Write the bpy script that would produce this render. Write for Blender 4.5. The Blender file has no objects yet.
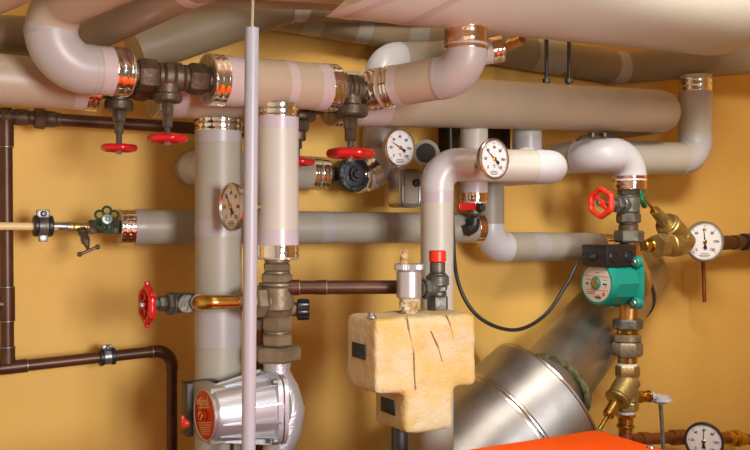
import bpy, bmesh, math, random
from mathutils import Vector as V, Matrix, noise
random.seed(4)
PI = math.pi
sc = bpy.context.scene
COL = sc.collection
F, ZC, K, D0 = 850.0, 1.75, 0.55, 2.15
UP = V((0, 0, 1))
U = V((1, K, 0)).normalized()          # along the back wall, to the right (going away)
N = V((K, -1, 0)).normalized()         # out of the back wall, into the room

def wd(px): return D0 / (1 - K * (px - 375) / F)
def W(px, py, off):                    # a point standing 'off' metres of depth in front of the wall
    d = wd(px) - off
    return V(((px - 375) / F * d, d, ZC + (225 - py) / F * d))
def S(px, off): return (wd(px) - off) / F   # metres covered by one pixel there
def prj(p): return (375 + F * p.x / p.y, 225 - F * (p.z - ZC) / p.y)

# ------------------------------------------------------------------ materials
def mat(name, col, rough=.5, metal=0., col2=None, nscale=30., bump=0., bscale=60., spec=None, detail=4, lo=.4, hi=.62, coat=0.):
    m = bpy.data.materials.new(name); m.use_nodes = True
    nt = m.node_tree; b = nt.nodes['Principled BSDF']
    b.inputs['Base Color'].default_value = (*col, 1)
    b.inputs['Roughness'].default_value = rough
    b.inputs['Metallic'].default_value = metal
    if coat: b.inputs['Coat Weight'].default_value = coat
    if spec is not None: b.inputs['Specular IOR Level'].default_value = spec
    tc = nt.nodes.new('ShaderNodeTexCoord')
    if col2 is not None:
        n = nt.nodes.new('ShaderNodeTexNoise'); n.inputs['Scale'].default_value = nscale; n.inputs['Detail'].default_value = detail
        nt.links.new(tc.outputs['Object'], n.inputs['Vector'])
        r = nt.nodes.new('ShaderNodeValToRGB')
        r.color_ramp.elements[0].position = lo; r.color_ramp.elements[1].position = hi
        r.color_ramp.elements[0].color = (*col, 1); r.color_ramp.elements[1].color = (*col2, 1)
        nt.links.new(n.outputs['Fac'], r.inputs['Fac']); nt.links.new(r.outputs['Color'], b.inputs['Base Color'])
    if bump:
        n = nt.nodes.new('ShaderNodeTexNoise'); n.inputs['Scale'].default_value = bscale; n.inputs['Detail'].default_value = 3
        nt.links.new(tc.outputs['Object'], n.inputs['Vector'])
        bp = nt.nodes.new('ShaderNodeBump'); bp.inputs['Strength'].default_value = bump; bp.inputs['Distance'].default_value = .01
        nt.links.new(n.outputs['Fac'], bp.inputs['Height']); nt.links.new(bp.outputs['Normal'], b.inputs['Normal'])
    return m

M = dict(
 wall=mat('wall_paint', (.74, .44, .105), .62, col2=(.77, .465, .118), nscale=5, bump=.10, bscale=70, spec=.25),
 ceil=mat('ceiling_paint', (.75, .70, .60), .8),
 floor=mat('floor_screed', (.30, .27, .23), .8, col2=(.36, .33, .28), nscale=8),
 pvc=mat('cream_pvc_jacket', (.545, .52, .445), .42, col2=(.565, .54, .465), nscale=6),
 pvcb=mat('beige_pvc_jacket', (.42, .322, .225), .42, col2=(.445, .342, .24), nscale=6),
 pvcd=mat('shaded_pvc_jacket', (.27, .205, .13), .45, col2=(.31, .235, .15), nscale=6),  # shade on the top pipes put into the jacket colour
 taped=mat('pale_grey_tape', (.36, .35, .30), .35),
 pvcg=mat('shade_grey_pvc_jacket', (.345, .31, .25), .45, col2=(.37, .335, .27), nscale=6),  # grey jacket, darkened further to carry the shadow on the rear pipes
 elb=mat('white_pvc_elbow', (.56, .555, .575), .33),
 elbw=mat('warm_white_pvc_elbow', (.41, .36, .34), .38),
 tapeg=mat('grey_lavender_tape', (.375, .345, .335), .35),  # darker tape, matched to the shade-darkened grey jackets
 tapew=mat('pinkish_lavender_tape', (.50, .40, .385), .3),
 tape=mat('lavender_tape', (.52, .465, .50), .3),
 foil=mat('polished_foil', (.93, .88, .82), .10, 1., bump=.10, bscale=45),
 foilc=mat('copper_foil', (.90, .62, .46), .12, 1., bump=.12, bscale=45),
 wool=mat('foil_faced_end', (.55, .50, .43), .3, .7, col2=(.40, .34, .27), nscale=60, bump=.5, bscale=90),
 bronze=mat('dark_bronze', (.078, .050, .029), .46, .4, col2=(.13, .088, .053), nscale=35, bump=.15, bscale=120),
 bronze2=mat('verdigris_bronze', (.19, .145, .085), .45, .45, col2=(.26, .205, .13), nscale=28, bump=.12, bscale=120),
 gunmetal=mat('grey_gunmetal', (.10, .097, .080), .42, .5, col2=(.17, .16, .13), nscale=40, bump=.15, bscale=120),
 brass=mat('bright_brass', (.66, .42, .10), .25, 1., col2=(.52, .31, .07), nscale=25),
 dbrass=mat('dull_brass', (.40, .29, .10), .42, .85, col2=(.48, .36, .15), nscale=40, bump=.12, bscale=150),
 bronzeb=mat('orange_bronze', (.50, .25, .075), .35, .85, col2=(.60, .32, .11), nscale=30, bump=.1, bscale=120),
 copper=mat('tarnished_copper', (.072, .027, .012), .40, .35, col2=(.10, .040, .019), nscale=18),
 copperb=mat('warm_copper', (.32, .115, .04), .38, .7, col2=(.22, .08, .03), nscale=30),
 solder=mat('solder_ring', (.28, .25, .21), .4, .8),
 red=mat('red_enamel', (.55, .008, .010), .25, coat=.25),
 redl=mat('orange_red_plastic', (.80, .035, .012), .35),
 green=mat('green_enamel', (.012, .06, .022), .35, coat=.2),
 greenl=mat('leaf_green_plastic', (.01, .14, .05), .4),
 steel=mat('zinc_steel', (.36, .37, .36), .36, .8, col2=(.27, .27, .265), nscale=40),
 chrome=mat('satin_chrome', (.60, .58, .57), .28, 1.),
 dsteel=mat('dark_steel', (.09, .09, .09), .4, .8),
 dial=mat('white_dial', (.80, .77, .76), .45),
 ink=mat('black_ink', (.012, .010, .010), .5),
 black=mat('black_rubber', (.014, .014, .015), .42),
 blackp=mat('black_plastic', (.016, .015, .016), .30),
 iron=mat('black_cast_iron', (.030, .030, .032), .45, .4, bump=.2, bscale=120),
 conduit=mat('white_plastic_conduit', (.40, .395, .435), .38),
 string=mat('beige_cord', (.50, .42, .29), .7),
 cream=mat('cream_painted_pipe', (.78, .60, .27), .45),
 silver=mat('silver_lacquer', (.60, .61, .64), .34, .75, bump=.03, bscale=160),
 silverd=mat('silver_casting', (.56, .56, .58), .42, .65, bump=.2, bscale=160),
 box=mat('brown_grey_plastic', (.045, .036, .026), .45),
 beigep=mat('beige_grey_front', (.34, .31, .26), .4),
 plate=mat('red_name_plate', (.50, .022, .010), .35),
 gold=mat('gold_print', (.72, .50, .25), .4),
 teal=mat('teal_lacquer', (.004, .25, .185), .45, coat=.0),
 label=mat('beige_label', (.62, .55, .48), .45),
 redink=mat('red_ink', (.70, .02, .015), .5),
 foam=mat('beige_insulating_foam', (.57, .40, .125), .85, col2=(.58, .48, .29), nscale=16, bump=.30, bscale=160, detail=8, lo=.36, hi=.6),
 crack=mat('brown_crack', (.30, .17, .06), .9),
 lime=mat('limescale_crust', (.72, .62, .43), .8, col2=(.45, .25, .08), nscale=60, bump=.6, bscale=140),
 duct=mat('brushed_stainless', (.47, .455, .44), .42, 1., col2=(.35, .335, .32), nscale=9, bump=.04, bscale=30),
 ductb=mat('stainless_band', (.60, .57, .54), .26, 1.),
 woolg=mat('mineral_wool', (.16, .14, .055), .9, col2=(.05, .055, .02), nscale=60, bump=.8, bscale=90),
 orange=mat('orange_enamel', (.84, .090, .001), .55, col2=(.78, .080, .001), nscale=5, spec=.12),
 white=mat('white_thread_tape', (.72, .72, .72), .6),
 grey=mat('grey_putty', (.50, .50, .54), .5),
 hole=mat('dark_opening', (.03, .025, .022), .7),
)

# ------------------------------------------------------------------ mesh builder
class MB:
    def __init__(s): s.v = []; s.f = []; s.m = []
    def add(s, vs, fs, m=0):
        o = len(s.v); s.v += [V(x) for x in vs]; s.f += [[i + o for i in f] for f in fs]; s.m += [m] * len(fs)
    def loft(s, rings, m=0, caps=(True, True), loop=False):
        n = len(rings[0]); vs = [p for r in rings for p in r]; fs = []
        R = len(rings)
        for i in range(R if loop else R - 1):
            a, b = i * n, ((i + 1) % R) * n
            for j in range(n):
                k = (j + 1) % n; fs.append([a + j, a + k, b + k, b + j])
        if not loop:
            if caps[0]: fs.append(list(range(n))[::-1])
            if caps[1]: fs.append([(R - 1) * n + j for j in range(n)])
        s.add(vs, fs, m)
    def sweep(s, pts, rad, seg=28, m=0, caps=(True, True)):
        P = [V(p) for p in pts]; n = len(P)
        T = [((P[min(i + 1, n - 1)] - P[max(i - 1, 0)]).normalized()) for i in range(n)]
        a = UP if abs(T[0].z) < .9 else V((1, 0, 0))
        X = (a - T[0] * a.dot(T[0])).normalized(); rings = []
        for i in range(n):
            X = (X - T[i] * X.dot(T[i])).normalized(); Y = T[i].cross(X)
            r = rad[i] if isinstance(rad, (list, tuple)) else rad
            rings.append([P[i] + (X * math.cos(t) + Y * math.sin(t)) * r for t in [2 * PI * j / seg for j in range(seg)]])
        s.loft(rings, m, caps)
    def lathe(s, A, d, prof, seg=32, m=0, ph=0., ref=None):
        d = V(d).normalized(); A = V(A)
        a = ref if ref is not None else (UP if abs(d.z) < .9 else N)
        X = (a - d * a.dot(d)).normalized(); Y = d.cross(X)
        rings = []
        for t, r in prof:
            r = max(r, 1e-5)
            rings.append([A + d * t + (X * math.cos(q) + Y * math.sin(q)) * r for q in [2 * PI * (j / seg) + ph for j in range(seg)]])
        s.loft(rings, m)
    def stack(s, A, d, k, segs, m=0):
        """segs: (kind, length, radius[, radius2 or material]) in pixels; returns the end point"""
        d = V(d).normalized(); p = V(A)
        for g in segs:
            kind, L, r = g[0], g[1] * k, g[2] * k
            mm = g[4] if len(g) > 4 else m
            if kind == 'c':
                c = min(L * .22, r * .12); s.lathe(p, d, [(0, r - c), (c, r), (L - c, r), (L, r - c)], 28, mm)
            elif kind == 'h':
                c = min(L * .16, r * .2); s.lathe(p, d, [(0, r * .9), (c, r), (L - c, r), (L, r * .9)], 6, mm, ph=g[3] if len(g) > 3 and g[3] else .3)
            elif kind == 'k':
                s.lathe(p, d, [(0, r), (L, g[3] * k)], 28, mm)
            elif kind == 's':
                s.lathe(p, d, [(L * (.5 - .5 * math.cos(q)), r * math.sin(q)) for q in [PI * i / 12 for i in range(13)]], 28, mm)
            elif kind == 't':      # threaded: ridges
                n = max(3, int(g[1] / 1.1)); pr = []
                for i in range(n): pr += [(L * i / n, r * .93), (L * (i + .5) / n, r)]
                s.lathe(p, d, pr + [(L, r * .93)], 24, mm)
            if kind != '_0': p = p + d * L
        return p
    def box(s, c, a, b, d, bev=0., m=0, seg=2):
        """c centre; a, b, d half-extent vectors"""
        bm = bmesh.new(); c = V(c)
        if V(a).cross(V(b)).dot(V(d)) < 0: a = -V(a)
        bmesh.ops.create_cube(bm, size=2.)
        for v in bm.verts: v.co = c + V(a) * v.co.x + V(b) * v.co.y + V(d) * v.co.z
        bm.normal_update()
        if bev: bmesh.ops.bevel(bm, geom=bm.edges[:], offset=bev, segments=seg, affect='EDGES', profile=.5)
        bm.verts.index_update()
        s.add([v.co.copy() for v in bm.verts], [[v.index for v in f.verts] for f in bm.faces], m); bm.free()
    def torus(s, c, n, R, r, seg=40, sg=12, m=0, lob=0, amp=0., rim=1.):
        n = V(n).normalized(); a = UP if abs(n.z) < .9 else V((1, 0, 0))
        X = (a - n * a.dot(n)).normalized(); Y = n.cross(X); rings = []
        for i in range(seg):
            t = 2 * PI * i / seg; e = X * math.cos(t) + Y * math.sin(t); RR = R * (1 + amp * math.cos(lob * t))
            rings.append([V(c) + e * (RR + r * math.cos(q)) + n * (r * rim * math.sin(q)) for q in [2 * PI * j / sg for j in range(sg)]])
        s.loft(rings, m, loop=True)
    def ball(s, c, r, m=0, sx=(1, 1, 1), amp=0., seg=20, sc_=30.):
        rings = []
        for i in range(1, 12):
            q = PI * i / 12
            ring = []
            for j in range(seg):
                t = 2 * PI * j / seg; e = V((math.sin(q) * math.cos(t), math.sin(q) * math.sin(t), math.cos(q)))
                k = 1 + (amp * noise.noise(e * 2.2 + V(c) * sc_) if amp else 0)
                ring.append(V(c) + V((e.x * sx[0], e.y * sx[1], e.z * sx[2])) * r * k)
            rings.append(ring)
        s.loft(rings, m)
    def text(s, body, c, right, up, size, m=0, lift=.0004, thick=0.):
        cu = bpy.data.curves.new('t', 'FONT'); cu.body = body; cu.size = size; cu.align_x = 'CENTER'; cu.align_y = 'CENTER'
        cu.offset = thick
        o = bpy.data.objects.new('t', cu); COL.objects.link(o)
        dg = bpy.context.evaluated_depsgraph_get(); dg.update()
        me = o.evaluated_get(dg).to_mesh(); right = V(right); up = V(up); nn = right.cross(up)
        s.add([V(c) + right * v.co.x + up * v.co.y + nn * lift for v in me.vertices], [list(p.vertices) for p in me.polygons], m)
        o.evaluated_get(dg).to_mesh_clear(); bpy.data.objects.remove(o); bpy.data.curves.remove(cu)
    def quad(s, c, a, b, m=0):
        c = V(c); a = V(a); b = V(b); s.add([c - a - b, c + a - b, c + a + b, c - a + b], [[0, 1, 2, 3]], m)
    def build(s, name, mats, parent=None, ang=32):
        if not isinstance(mats, (list, tuple)): mats = [mats]
        org = parent['_o'] if parent is not None and '_o' in parent else (0, 0, 0)
        org = V(org)
        me = bpy.data.meshes.new(name); me.from_pydata([v - org for v in s.v], [], s.f)
        for mm in mats: me.materials.append(mm)
        me.polygons.foreach_set('material_index', s.m)
        bm = bmesh.new(); bm.from_mesh(me); bmesh.ops.recalc_face_normals(bm, faces=bm.faces[:]); bm.to_mesh(me); bm.free()
        me.polygons.foreach_set('use_smooth', [True] * len(me.polygons))
        me.set_sharp_from_angle(angle=math.radians(ang)); me.update()
        o = bpy.data.objects.new(name, me); COL.objects.link(o)
        if parent is not None:
            o.parent = parent
            if '_o' in parent: o['_o'] = parent['_o']
        return o

def tag(o, label, cat, group=None, kind=None):
    if label: o['label'] = label
    if cat: o['category'] = cat
    if group: o['group'] = group
    if kind: o['kind'] = kind
    return o
def thing(name, label, cat, loc, group=None):
    o = bpy.data.objects.new(name, None); COL.objects.link(o); o.location = loc; o['_o'] = tuple(loc); o.empty_display_size = .02
    return tag(o, label, cat, group)
def solo(name, mb, m, label, cat, group=None, ang=32):
    """a thing that is one mesh: its origin at its lowest middle point"""
    xs = [v.x for v in mb.v]; ys = [v.y for v in mb.v]; zs = [v.z for v in mb.v]
    b = V(((min(xs) + max(xs)) / 2, (min(ys) + max(ys)) / 2, min(zs)))
    mb.v = [v - b for v in mb.v]
    o = mb.build(name, m, None, ang); o.location = b
    return tag(o, label, cat, group)
def struct(name, mb, m): return tag(mb.build(name, m), None, None, kind='structure')

# ------------------------------------------------------------------ paths
def fillet(pts, R, n=14):
    pts = [V(p) for p in pts]; out = [pts[0]]; bends = []
    for i in range(1, len(pts) - 1):
        p, a, b = pts[i], pts[i - 1] - pts[i], pts[i + 1] - pts[i]
        la, lb = a.length, b.length; a.normalize(); b.normalize()
        ang = a.angle(b); r = R[i - 1] if isinstance(R, (list, tuple)) else R
        t = min(r / math.tan(ang / 2), la * .95, lb * .95); r = t * math.tan(ang / 2)
        c = p + (a + b).normalized() * (r / math.sin(ang / 2))
        s0, s1 = p + a * t - c, p + b * t - c
        q = s0.angle(s1); i0 = len(out)
        for k in range(n + 1):
            w = k / n; e = (s0 * math.sin((1 - w) * q) + s1 * math.sin(w * q)) / math.sin(q)
            out.append(c + e)
        bends.append((i0, len(out) - 1))
    out.append(pts[-1])
    L = [0.]
    for a, b in zip(out, out[1:]): L.append(L[-1] + (b - a).length)
    return out, L, bends
def at(path, L, s):
    s = min(max(s, 0), L[-1])
    for i in range(len(L) - 1):
        if s <= L[i + 1] + 1e-12:
            w = (s - L[i]) / max(L[i + 1] - L[i], 1e-9); return path[i].lerp(path[i + 1], w)
    return path[-1]
def sub(path, L, s0, s1):
    return [at(path, L, s0)] + [p for p, l in zip(path, L) if s0 + 1e-6 < l < s1 - 1e-6] + [at(path, L, s1)]
def find(path, L, ax, px, lo=0., hi=1.):
    best = (1e9, 0); n = 600
    for i in range(n + 1):
        s = L[-1] * (lo + (hi - lo) * i / n); q = prj(at(path, L, s)); e = abs(q[ax] - px)
        if e < best[0]: best = (e, s)
    return best[1]
AX = {'x': 0, 'y': 1}

def pipe(label, pts, r, R=None, jacket='pvc', tapes=(), collars=(), elbows=(), ends=(), name='insulated_pipe', joint=True, cm='foil', em='elb', lohi=(0, 1), tm=None):
    tm = tm or ('tapeg' if jacket == 'pvcg' else 'tape')
    """insulated pipe run: jacket, white elbow covers, tape bands, foil collars, end discs"""
    path, L, bends = fillet(pts, R or r * 1.5)
    base = min(path, key=lambda p: p.z)
    t = thing(name, label, 'pipe', base)
    b = MB(); b.sweep(path, r, 36); b.build('jacket', M[jacket], t)
    for i in (range(len(bends)) if elbows == 'all' else elbows):
        s0, s1 = L[bends[i][0]] - r * .25, L[bends[i][1]] + r * .25
        s0 = max(s0, .001); s1 = min(s1, L[-1] - .001)
        b = MB(); p = sub(path, L, s0, s1); b.sweep(p, r * 1.025, 36)
        if joint:
            for s in (s0 + r * .12, s1 - r * .12):
                b.sweep(sub(path, L, s - r * .05, s + r * .05), r * 1.04, 36)
        b.build('elbow_cover', M[em], t)
    for a, q0, q1 in tapes:
        s0, s1 = sorted((find(path, L, AX[a], q0, *lohi), find(path, L, AX[a], q1, *lohi)))
        b = MB(); b.sweep(sub(path, L, s0, s1), r * 1.012, 36); b.build('tape_band', M[tm], t)
    for g in collars:
        a, q0, q1 = g[:3]
        s0, s1 = sorted((find(path, L, AX[a], q0, *lohi), find(path, L, AX[a], q1, *lohi)))
        w = s1 - s0; b = MB()
        A, B = at(path, L, s0), at(path, L, s1); d = (B - A).normalized()
        k = r * 1.03; j = r * 1.040
        pr = [(0, r * .97), (0, k), (w * .06, j), (w * .12, k), (w * .44, k), (w * .5, j), (w * .56, k), (w * .86, k), (w * .92, j), (w, k), (w, r * .97)]
        b.lathe(A, d, pr, 48); b.build('foil_collar', M[g[3] if len(g) > 3 else cm], t, ang=50)
    for e in ends:               # 0 = start, 1 = end: foil faced insulation disc
        A, B = (path[0], path[1]) if e == 0 else (path[-1], path[-2])
        d = (A - B).normalized(); b = MB()
        b.lathe(A - d * .003, d, [(0, r * .9), (.001, r * 1.0), (.0045, r * 1.0), (.0055, r * .88), (.0035, r * .55), (.0035, .0)], 36)
        b.build('end_disc', M['wool'], t)
    return t

def plain_pipe(name, label, cat, pts, r, R, m, rings=(), lohi=(0, 1), fit=(), seg=24, fm='copper'):
    """bare pipe with fittings: fit = (axis, from, to, scale) sleeves; rings = solder rings"""
    path, L, bends = fillet(pts, R)
    t = thing(name, label, cat, min(path, key=lambda p: p.z))
    b = MB(); b.sweep(path, r, seg); b.build('tube', M[m], t)
    for a, q0, q1, k in fit:
        s0, s1 = sorted((find(path, L, AX[a], q0, *lohi), find(path, L, AX[a], q1, *lohi)))
        b = MB(); p = sub(path, L, s0, s1); b.sweep(p, r * k, seg)
        b.build('fitting', M[fm], t)
    for a, q in rings:
        s = find(path, L, AX[a], q, *lohi); b = MB()
        A, B = at(path, L, s - .0015), at(path, L, s + .0015); b.lathe(A, B - A, [(0, r * 1.02), (.0008, r * 1.2), (.0022, r * 1.2), (.003, r * 1.02)], seg)
        b.build('solder_ring', M['solder'], t)
    return t, path, L

# ------------------------------------------------------------------ fittings
def wheel(parent, c, n, R, m='red', lob=6, amp=.05, spokes=3, th=.17, nut='steel', knobs=False):
    n = V(n).normalized(); c = V(c); b = MB()
    a = UP if abs(n.z) < .9 else V((1, 0, 0)); X = (a - n * a.dot(n)).normalized(); Y = n.cross(X)
    b.torus(c, n, R * (1 - th), R * th, 60, 12, 0, lob, amp, 1.15)
    if knobs:
        for i in range(lob):
            t = 2 * PI * i / lob; e = X * math.cos(t) + Y * math.sin(t)
            b.lathe(c + e * R * .82, e, [(0, R * .16), (R * .27, R * .15), (R * .34, R * .10), (R * .35, 0)], 12)
    for i in range(spokes):
        t = 2 * PI * (i + .25) / spokes; e = X * math.cos(t) + Y * math.sin(t); g = n.cross(e)
        b.box(c + e * R * .48, e * R * .42, g * R * .13, n * R * .07, R * .03)
    b.lathe(c - n * R * .2, n, [(0, R * .2), (0, R * .28), (R * .4, R * .24), (R * .4, R * .1)], 20)
    w = b.build('handwheel', M[m], parent)
    b = MB(); b.lathe(c + n * R * .19, n, [(0, R * .17), (R * .14, R * .17), (R * .17, R * .13)], 6); b.build('wheel_nut', M[nut], w)
    return w

def gate_valve(label, c, axis, stemdir, k, half, body_r, stem, wheelR, m='bronze', bonnet=None, amp=.05, lob=6, knobs=False, spokes=3, wm='red', group=None, neck=6, sm='gunmetal'):
    """c centre of the flow axis; half = half length in px; stem = px from the axis to the wheel"""
    axis = V(axis).normalized(); sd = V(stemdir).normalized(); c = V(c)
    t = thing('gate_valve', label, 'valve', c - UP * k * body_r)
    b = MB()
    h = half
    b.stack(c - axis * k * h, axis, k, [('c', h * .28, body_r * .80), ('h', h * .46, body_r * 1.0), ('c', h * .14, body_r * .82), ('c', h * .24, body_r * .9), ('c', h * .24, body_r * .9), ('c', h * .14, body_r * .82), ('h', h * .46, body_r * 1.0), ('c', h * .28, body_r * .80)])
    b.stack(c, sd, k, [('c', body_r * 1.15, body_r * .72)])
    b.build('body', M[m], t)
    bo = bonnet or [('c', 10, 15.5), ('h', 6, 6.5), ('h', 7, 5)]
    b = MB(); e = b.stack(c + sd * k * body_r * 1.05, sd, k, bo); b.build('bonnet', M[m], t)
    wc = c + sd * k * stem
    b = MB(); Ls = (wc - e).length / k; b.stack(e, sd, k, [('t', Ls + 2, 3.0)]); b.build('stem', M[sm], t)
    wheel(t, wc, sd, wheelR * k, wm, lob, amp, spokes, knobs=knobs)
    return t

def gauge(label, c, n, R, stem=None, needle=0., stem_m='dsteel', case='chrome', sr=.012, black=False):
    """dial thermometer; needle in degrees clockwise from straight up"""
    n = V(n).normalized(); c = V(c); rt = UP.cross(n).normalized(); up = n.cross(rt)
    t = thing('dial_thermometer', label, 'gauge', c - UP * R)
    b = MB()
    b.lathe(c - n * R * .26, n, [(0, R * .3), (.0, R * .86), (R * .04, R * .93), (R * .20, R * .95), (R * .22, R), (R * .34, R), (R * .38, R * .96), (R * .38, R * .90), (R * .28, R * .85), (R * .24, R * .85)], 48)
    b.build('case', M[case], t)
    b = MB(); f = c + n * R * .03
    b.lathe(f - n * .002, n, [(0, R * .86), (.002, R * .86), (.0021, R * .85)], 48)
    def pol(a, q): return f + n * .0006 + (rt * math.sin(a) + up * math.cos(a)) * R * q
    for i, s in enumerate(('0', '20', '40', '60', '80', '100', '120')):
        a = math.radians(-135 + 45 * i)
        b.text(s, pol(a, .58), rt, up, R * .19, 1, thick=R * .004)
    for i in range(37):
        a = math.radians(-135 + 7.5 * i); e = rt * math.sin(a) + up * math.cos(a); g = n.cross(e); big = i % 6 == 0
        b.quad(pol(a, .76 if big else .785), g * R * (.016 if big else .006), e * R * (.045 if big else .02), 1)
    b.text('°C', pol(PI, .36), rt, up, R * .19, 1, thick=R * .003)
    for j, (w, y) in enumerate(((.2, .60), (.3, .68), (.22, .755))):       # the small print, too small to read
        for q in range(7): b.quad(f + n * .0006 - up * R * y + rt * R * w * (q - 3) / 3.4, rt * R * w * .11, up * R * .018, 1)
    d = b.build('dial', [M['dial'], M['ink']], t)
    a = math.radians(needle); e = rt * math.sin(a) + up * math.cos(a); g = n.cross(e); h = f + n * R * .06
    b = MB()
    def bar(p, q, w0, w1):
        z = n * R * .012
        b.loft([[p + g * w0 + z, p - g * w0 + z, p - g * w0 - z, p + g * w0 - z], [q + g * w1 + z, q - g * w1 + z, q - g * w1 - z, q + g * w1 - z]])
    bar(h - e * R * .18, h + e * R * .66, R * .035, R * .006)
    bar(h - e * R * .36, h - e * R * .16, R * .085, R * .05)
    b.lathe(f, n, [(0, R * .1), (R * .1, R * .1), (R * .12, R * .07)], 20, 1)
    b.build('needle', [M['ink'], M['brass']], t)
    if stem is not None:
        b = MB(); A = c - n * R * .24; q = V(stem) - A; b.lathe(A, q, [(0, sr), (q.length * .5, sr), (q.length * .5, sr * .7), (q.length, sr * .7)], 20)
        b.build('stem', M[stem_m], t)
    return t

def clamp(label, c, axis, r, k, screw=True):
    axis = V(axis).normalized(); c = V(c)
    t = thing('pipe_clamp', label, 'clamp', c - UP * r)
    b = MB()
    for s in (-1, 1): b.lathe(c + axis * (s * 5.5 * k - 2.2 * k), axis, [(0, r * 1.02), (0, r * 1.45), (.6 * k, r * 1.55), (3.8 * k, r * 1.55), (4.4 * k, r * 1.45), (4.4 * k, r * 1.02)], 28)
    b.build('rubber_lining', M['black'], t)
    b = MB(); b.lathe(c - axis * 3.6 * k, axis, [(0, r * 1.02), (0, r * 1.42), (7.2 * k, r * 1.42), (7.2 * k, r * 1.02)], 28)
    b.build('band', M['steel'], t)
    if screw:
        b = MB(); b.box(c + UP * r * 1.75, axis * 5 * k, N * 3.4 * k, UP * r * .34, .5 * k); b.build('lug', M['steel'], t)
        b = MB(); b.lathe(c + UP * r * 1.75, N, [(0, 2.2 * k), (5.2 * k, 2.2 * k), (5.8 * k, 1.6 * k)], 12); b.build('screw', M['dsteel'], t)
    return t

# ================================================================== THE ROOM
O0 = V((0, D0, 0))                      # foot of the back wall straight ahead
b = MB()
A, B = O0 - U * 2.6, O0 + U * 1.84
def slab(A, B, z0, z1, n, th):
    q = MB(); q.loft([[A + UP * z0, B + UP * z0, B + UP * z1, A + UP * z1], [A + UP * z0 - n * th, B + UP * z0 - n * th, B + UP * z1 - n * th, A + UP * z1 - n * th]]); return q
struct('wall_back', slab(A, B, 0, 2.66, N, .15), M['wall'])
def deck(z0, z1):
    q = MB(); a = [A - N * .15, B - N * .15, B + N * 3.4, A + N * 3.4]
    q.loft([[p + UP * z0 for p in a], [p + UP * z1 for p in a]]); return q
a, c = O0 + U * 1.72, O0 + U * 1.72 + N * 3.4
struct('shade_wall_right', slab(a, c, 0, 2.66, -U, .12), M['wall'])  # unseen wall, added to keep ambient light off the right side
struct('floor', deck(-.1, 0), M['floor'])
struct('ceiling', deck(2.66, 2.76), M['ceil'])

def floor_at(p): return V((p.x, p.y, .0))

# ================================================================== INSULATED PIPES
# front row, left to right
r = 25 * S(50, .42)
pipe('big white elbowed pipe at the top left corner, ending in a foil band',
     [W(51, 6, .42) + (W(165, -46, .72) - W(51, 6, .42)) * 4, W(51, 6, .42), W(51, 67, .42), W(127, 72.5, .42)], r, [r * 1.35, r * 1.45], elbows=(1,), em='elbw', jacket='pvcb', tm='tapew',
     tapes=(('x', 77, 88), ('x', 97, 110)), collars=(('x', 110, 126.5, 'foil'),), lohi=(.87, 1), ends=(1,))
pipe('cream insulated pipe between two foil bands, in front and above the tall white riser',
     [W(207, 79.5, .42), W(334, 88, .42)], 24 * S(275, .42), jacket='pvcb', tm='tapew', tapes=(('x', 221, 238), ('x', 280, 289), ('x', 312, 324)),
     collars=(('x', 207, 221), ('x', 323, 334)), ends=(0, 1))
pipe('white bent pipe rising into the big header through a copper coloured collar',
     [W(372, 90, .42), W(466, 74, .66), W(466, 18, .66)], .0405, .052, elbows=(0,), jacket='pvcb', em='elbw', tm='tapew',
     tapes=(('x', 396, 403),), collars=(('x', 372, 384), ('x', 388, 396), ('y', 51, 29, 'foilc')), ends=(0,))
# back row
pipe('thick cream pipe on the left edge, just above the dark copper pipe',
     [W(-60, 75, .30), W(95, 86.5, .30)], 25 * S(45, .30), jacket='pvcb', tm='tapew', tapes=(('x', 70, 83),), collars=(('x', 83, 95),), ends=(1,))
pipe('cream pipe passing behind the tall white riser, with a foil disc at its left end',
     [W(153, 91, .30), W(264, 98, .30)], 24.5 * S(215, .30), jacket='pvcb', tm='tapew', tapes=(('x', 168, 181),), collars=(('x', 153, 160), ('x', 256, 264)), ends=(0, 1))
c = W(670, 111.5, .30)
pipe('long thick cream pipe running to the right under the big header',
     [W(331, 98, .30), c, c - N * .27], .0575, .075, elbows=(), jacket='pvcb', tm='tapew', tapes=(('x', 353, 382), ('x', 650, 656)), collars=(('x', 331, 340),), lohi=(0, .75), ends=(0,))
# the big header
R = .165
p0, p1 = W(330, -84, .66), W(757, -5, .66)
hd = (p1 - p0).normalized(); Lh = (p1 - p0).length
t = thing('header_pipe', 'biggest cream header pipe across the top right of the picture', 'pipe', p0 - UP * R)
b = MB(); rings = []
X = N.copy()
for s, rr in [(0, R)] + [(Lh * i / 12, R) for i in range(1, 11)] + [(Lh * .86, R)] + [(Lh * .86 + R * 1.0 * math.sin(q), R * (.35 + .65 * math.cos(q))) for q in [PI * i / 20 for i in range(1, 11)]]:
    ring = []
    for j in range(64):
        q = 2 * PI * j / 64; off = X * math.cos(q) * rr + UP * math.sin(q) * rr
        h = off.z + R; sh = 0
        if s < .4: sh = min(.30, 2.6 * h) * (1 - s / .4)
        ring.append(p0 + hd * (s + sh) + off)
    rings.append(ring)
b.loft(rings); b.build('jacket', M['pvc'], t)
for s in (.035, .165):
    b = MB(); rings = []
    for ds in (0, .022):
        ring = []
        for j in range(64):
            q = 2 * PI * j / 64; off = X * math.cos(q) * R * 1.006 + UP * math.sin(q) * R * 1.006
            h = off.z + R; ring.append(p0 + hd * (s + ds + min(.30, 2.6 * max(h, 0)) * (1 - s / .4)) + off)
        rings.append(ring)
    b.loft(rings); b.build('tape_band', M['tapew'], t)

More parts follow.
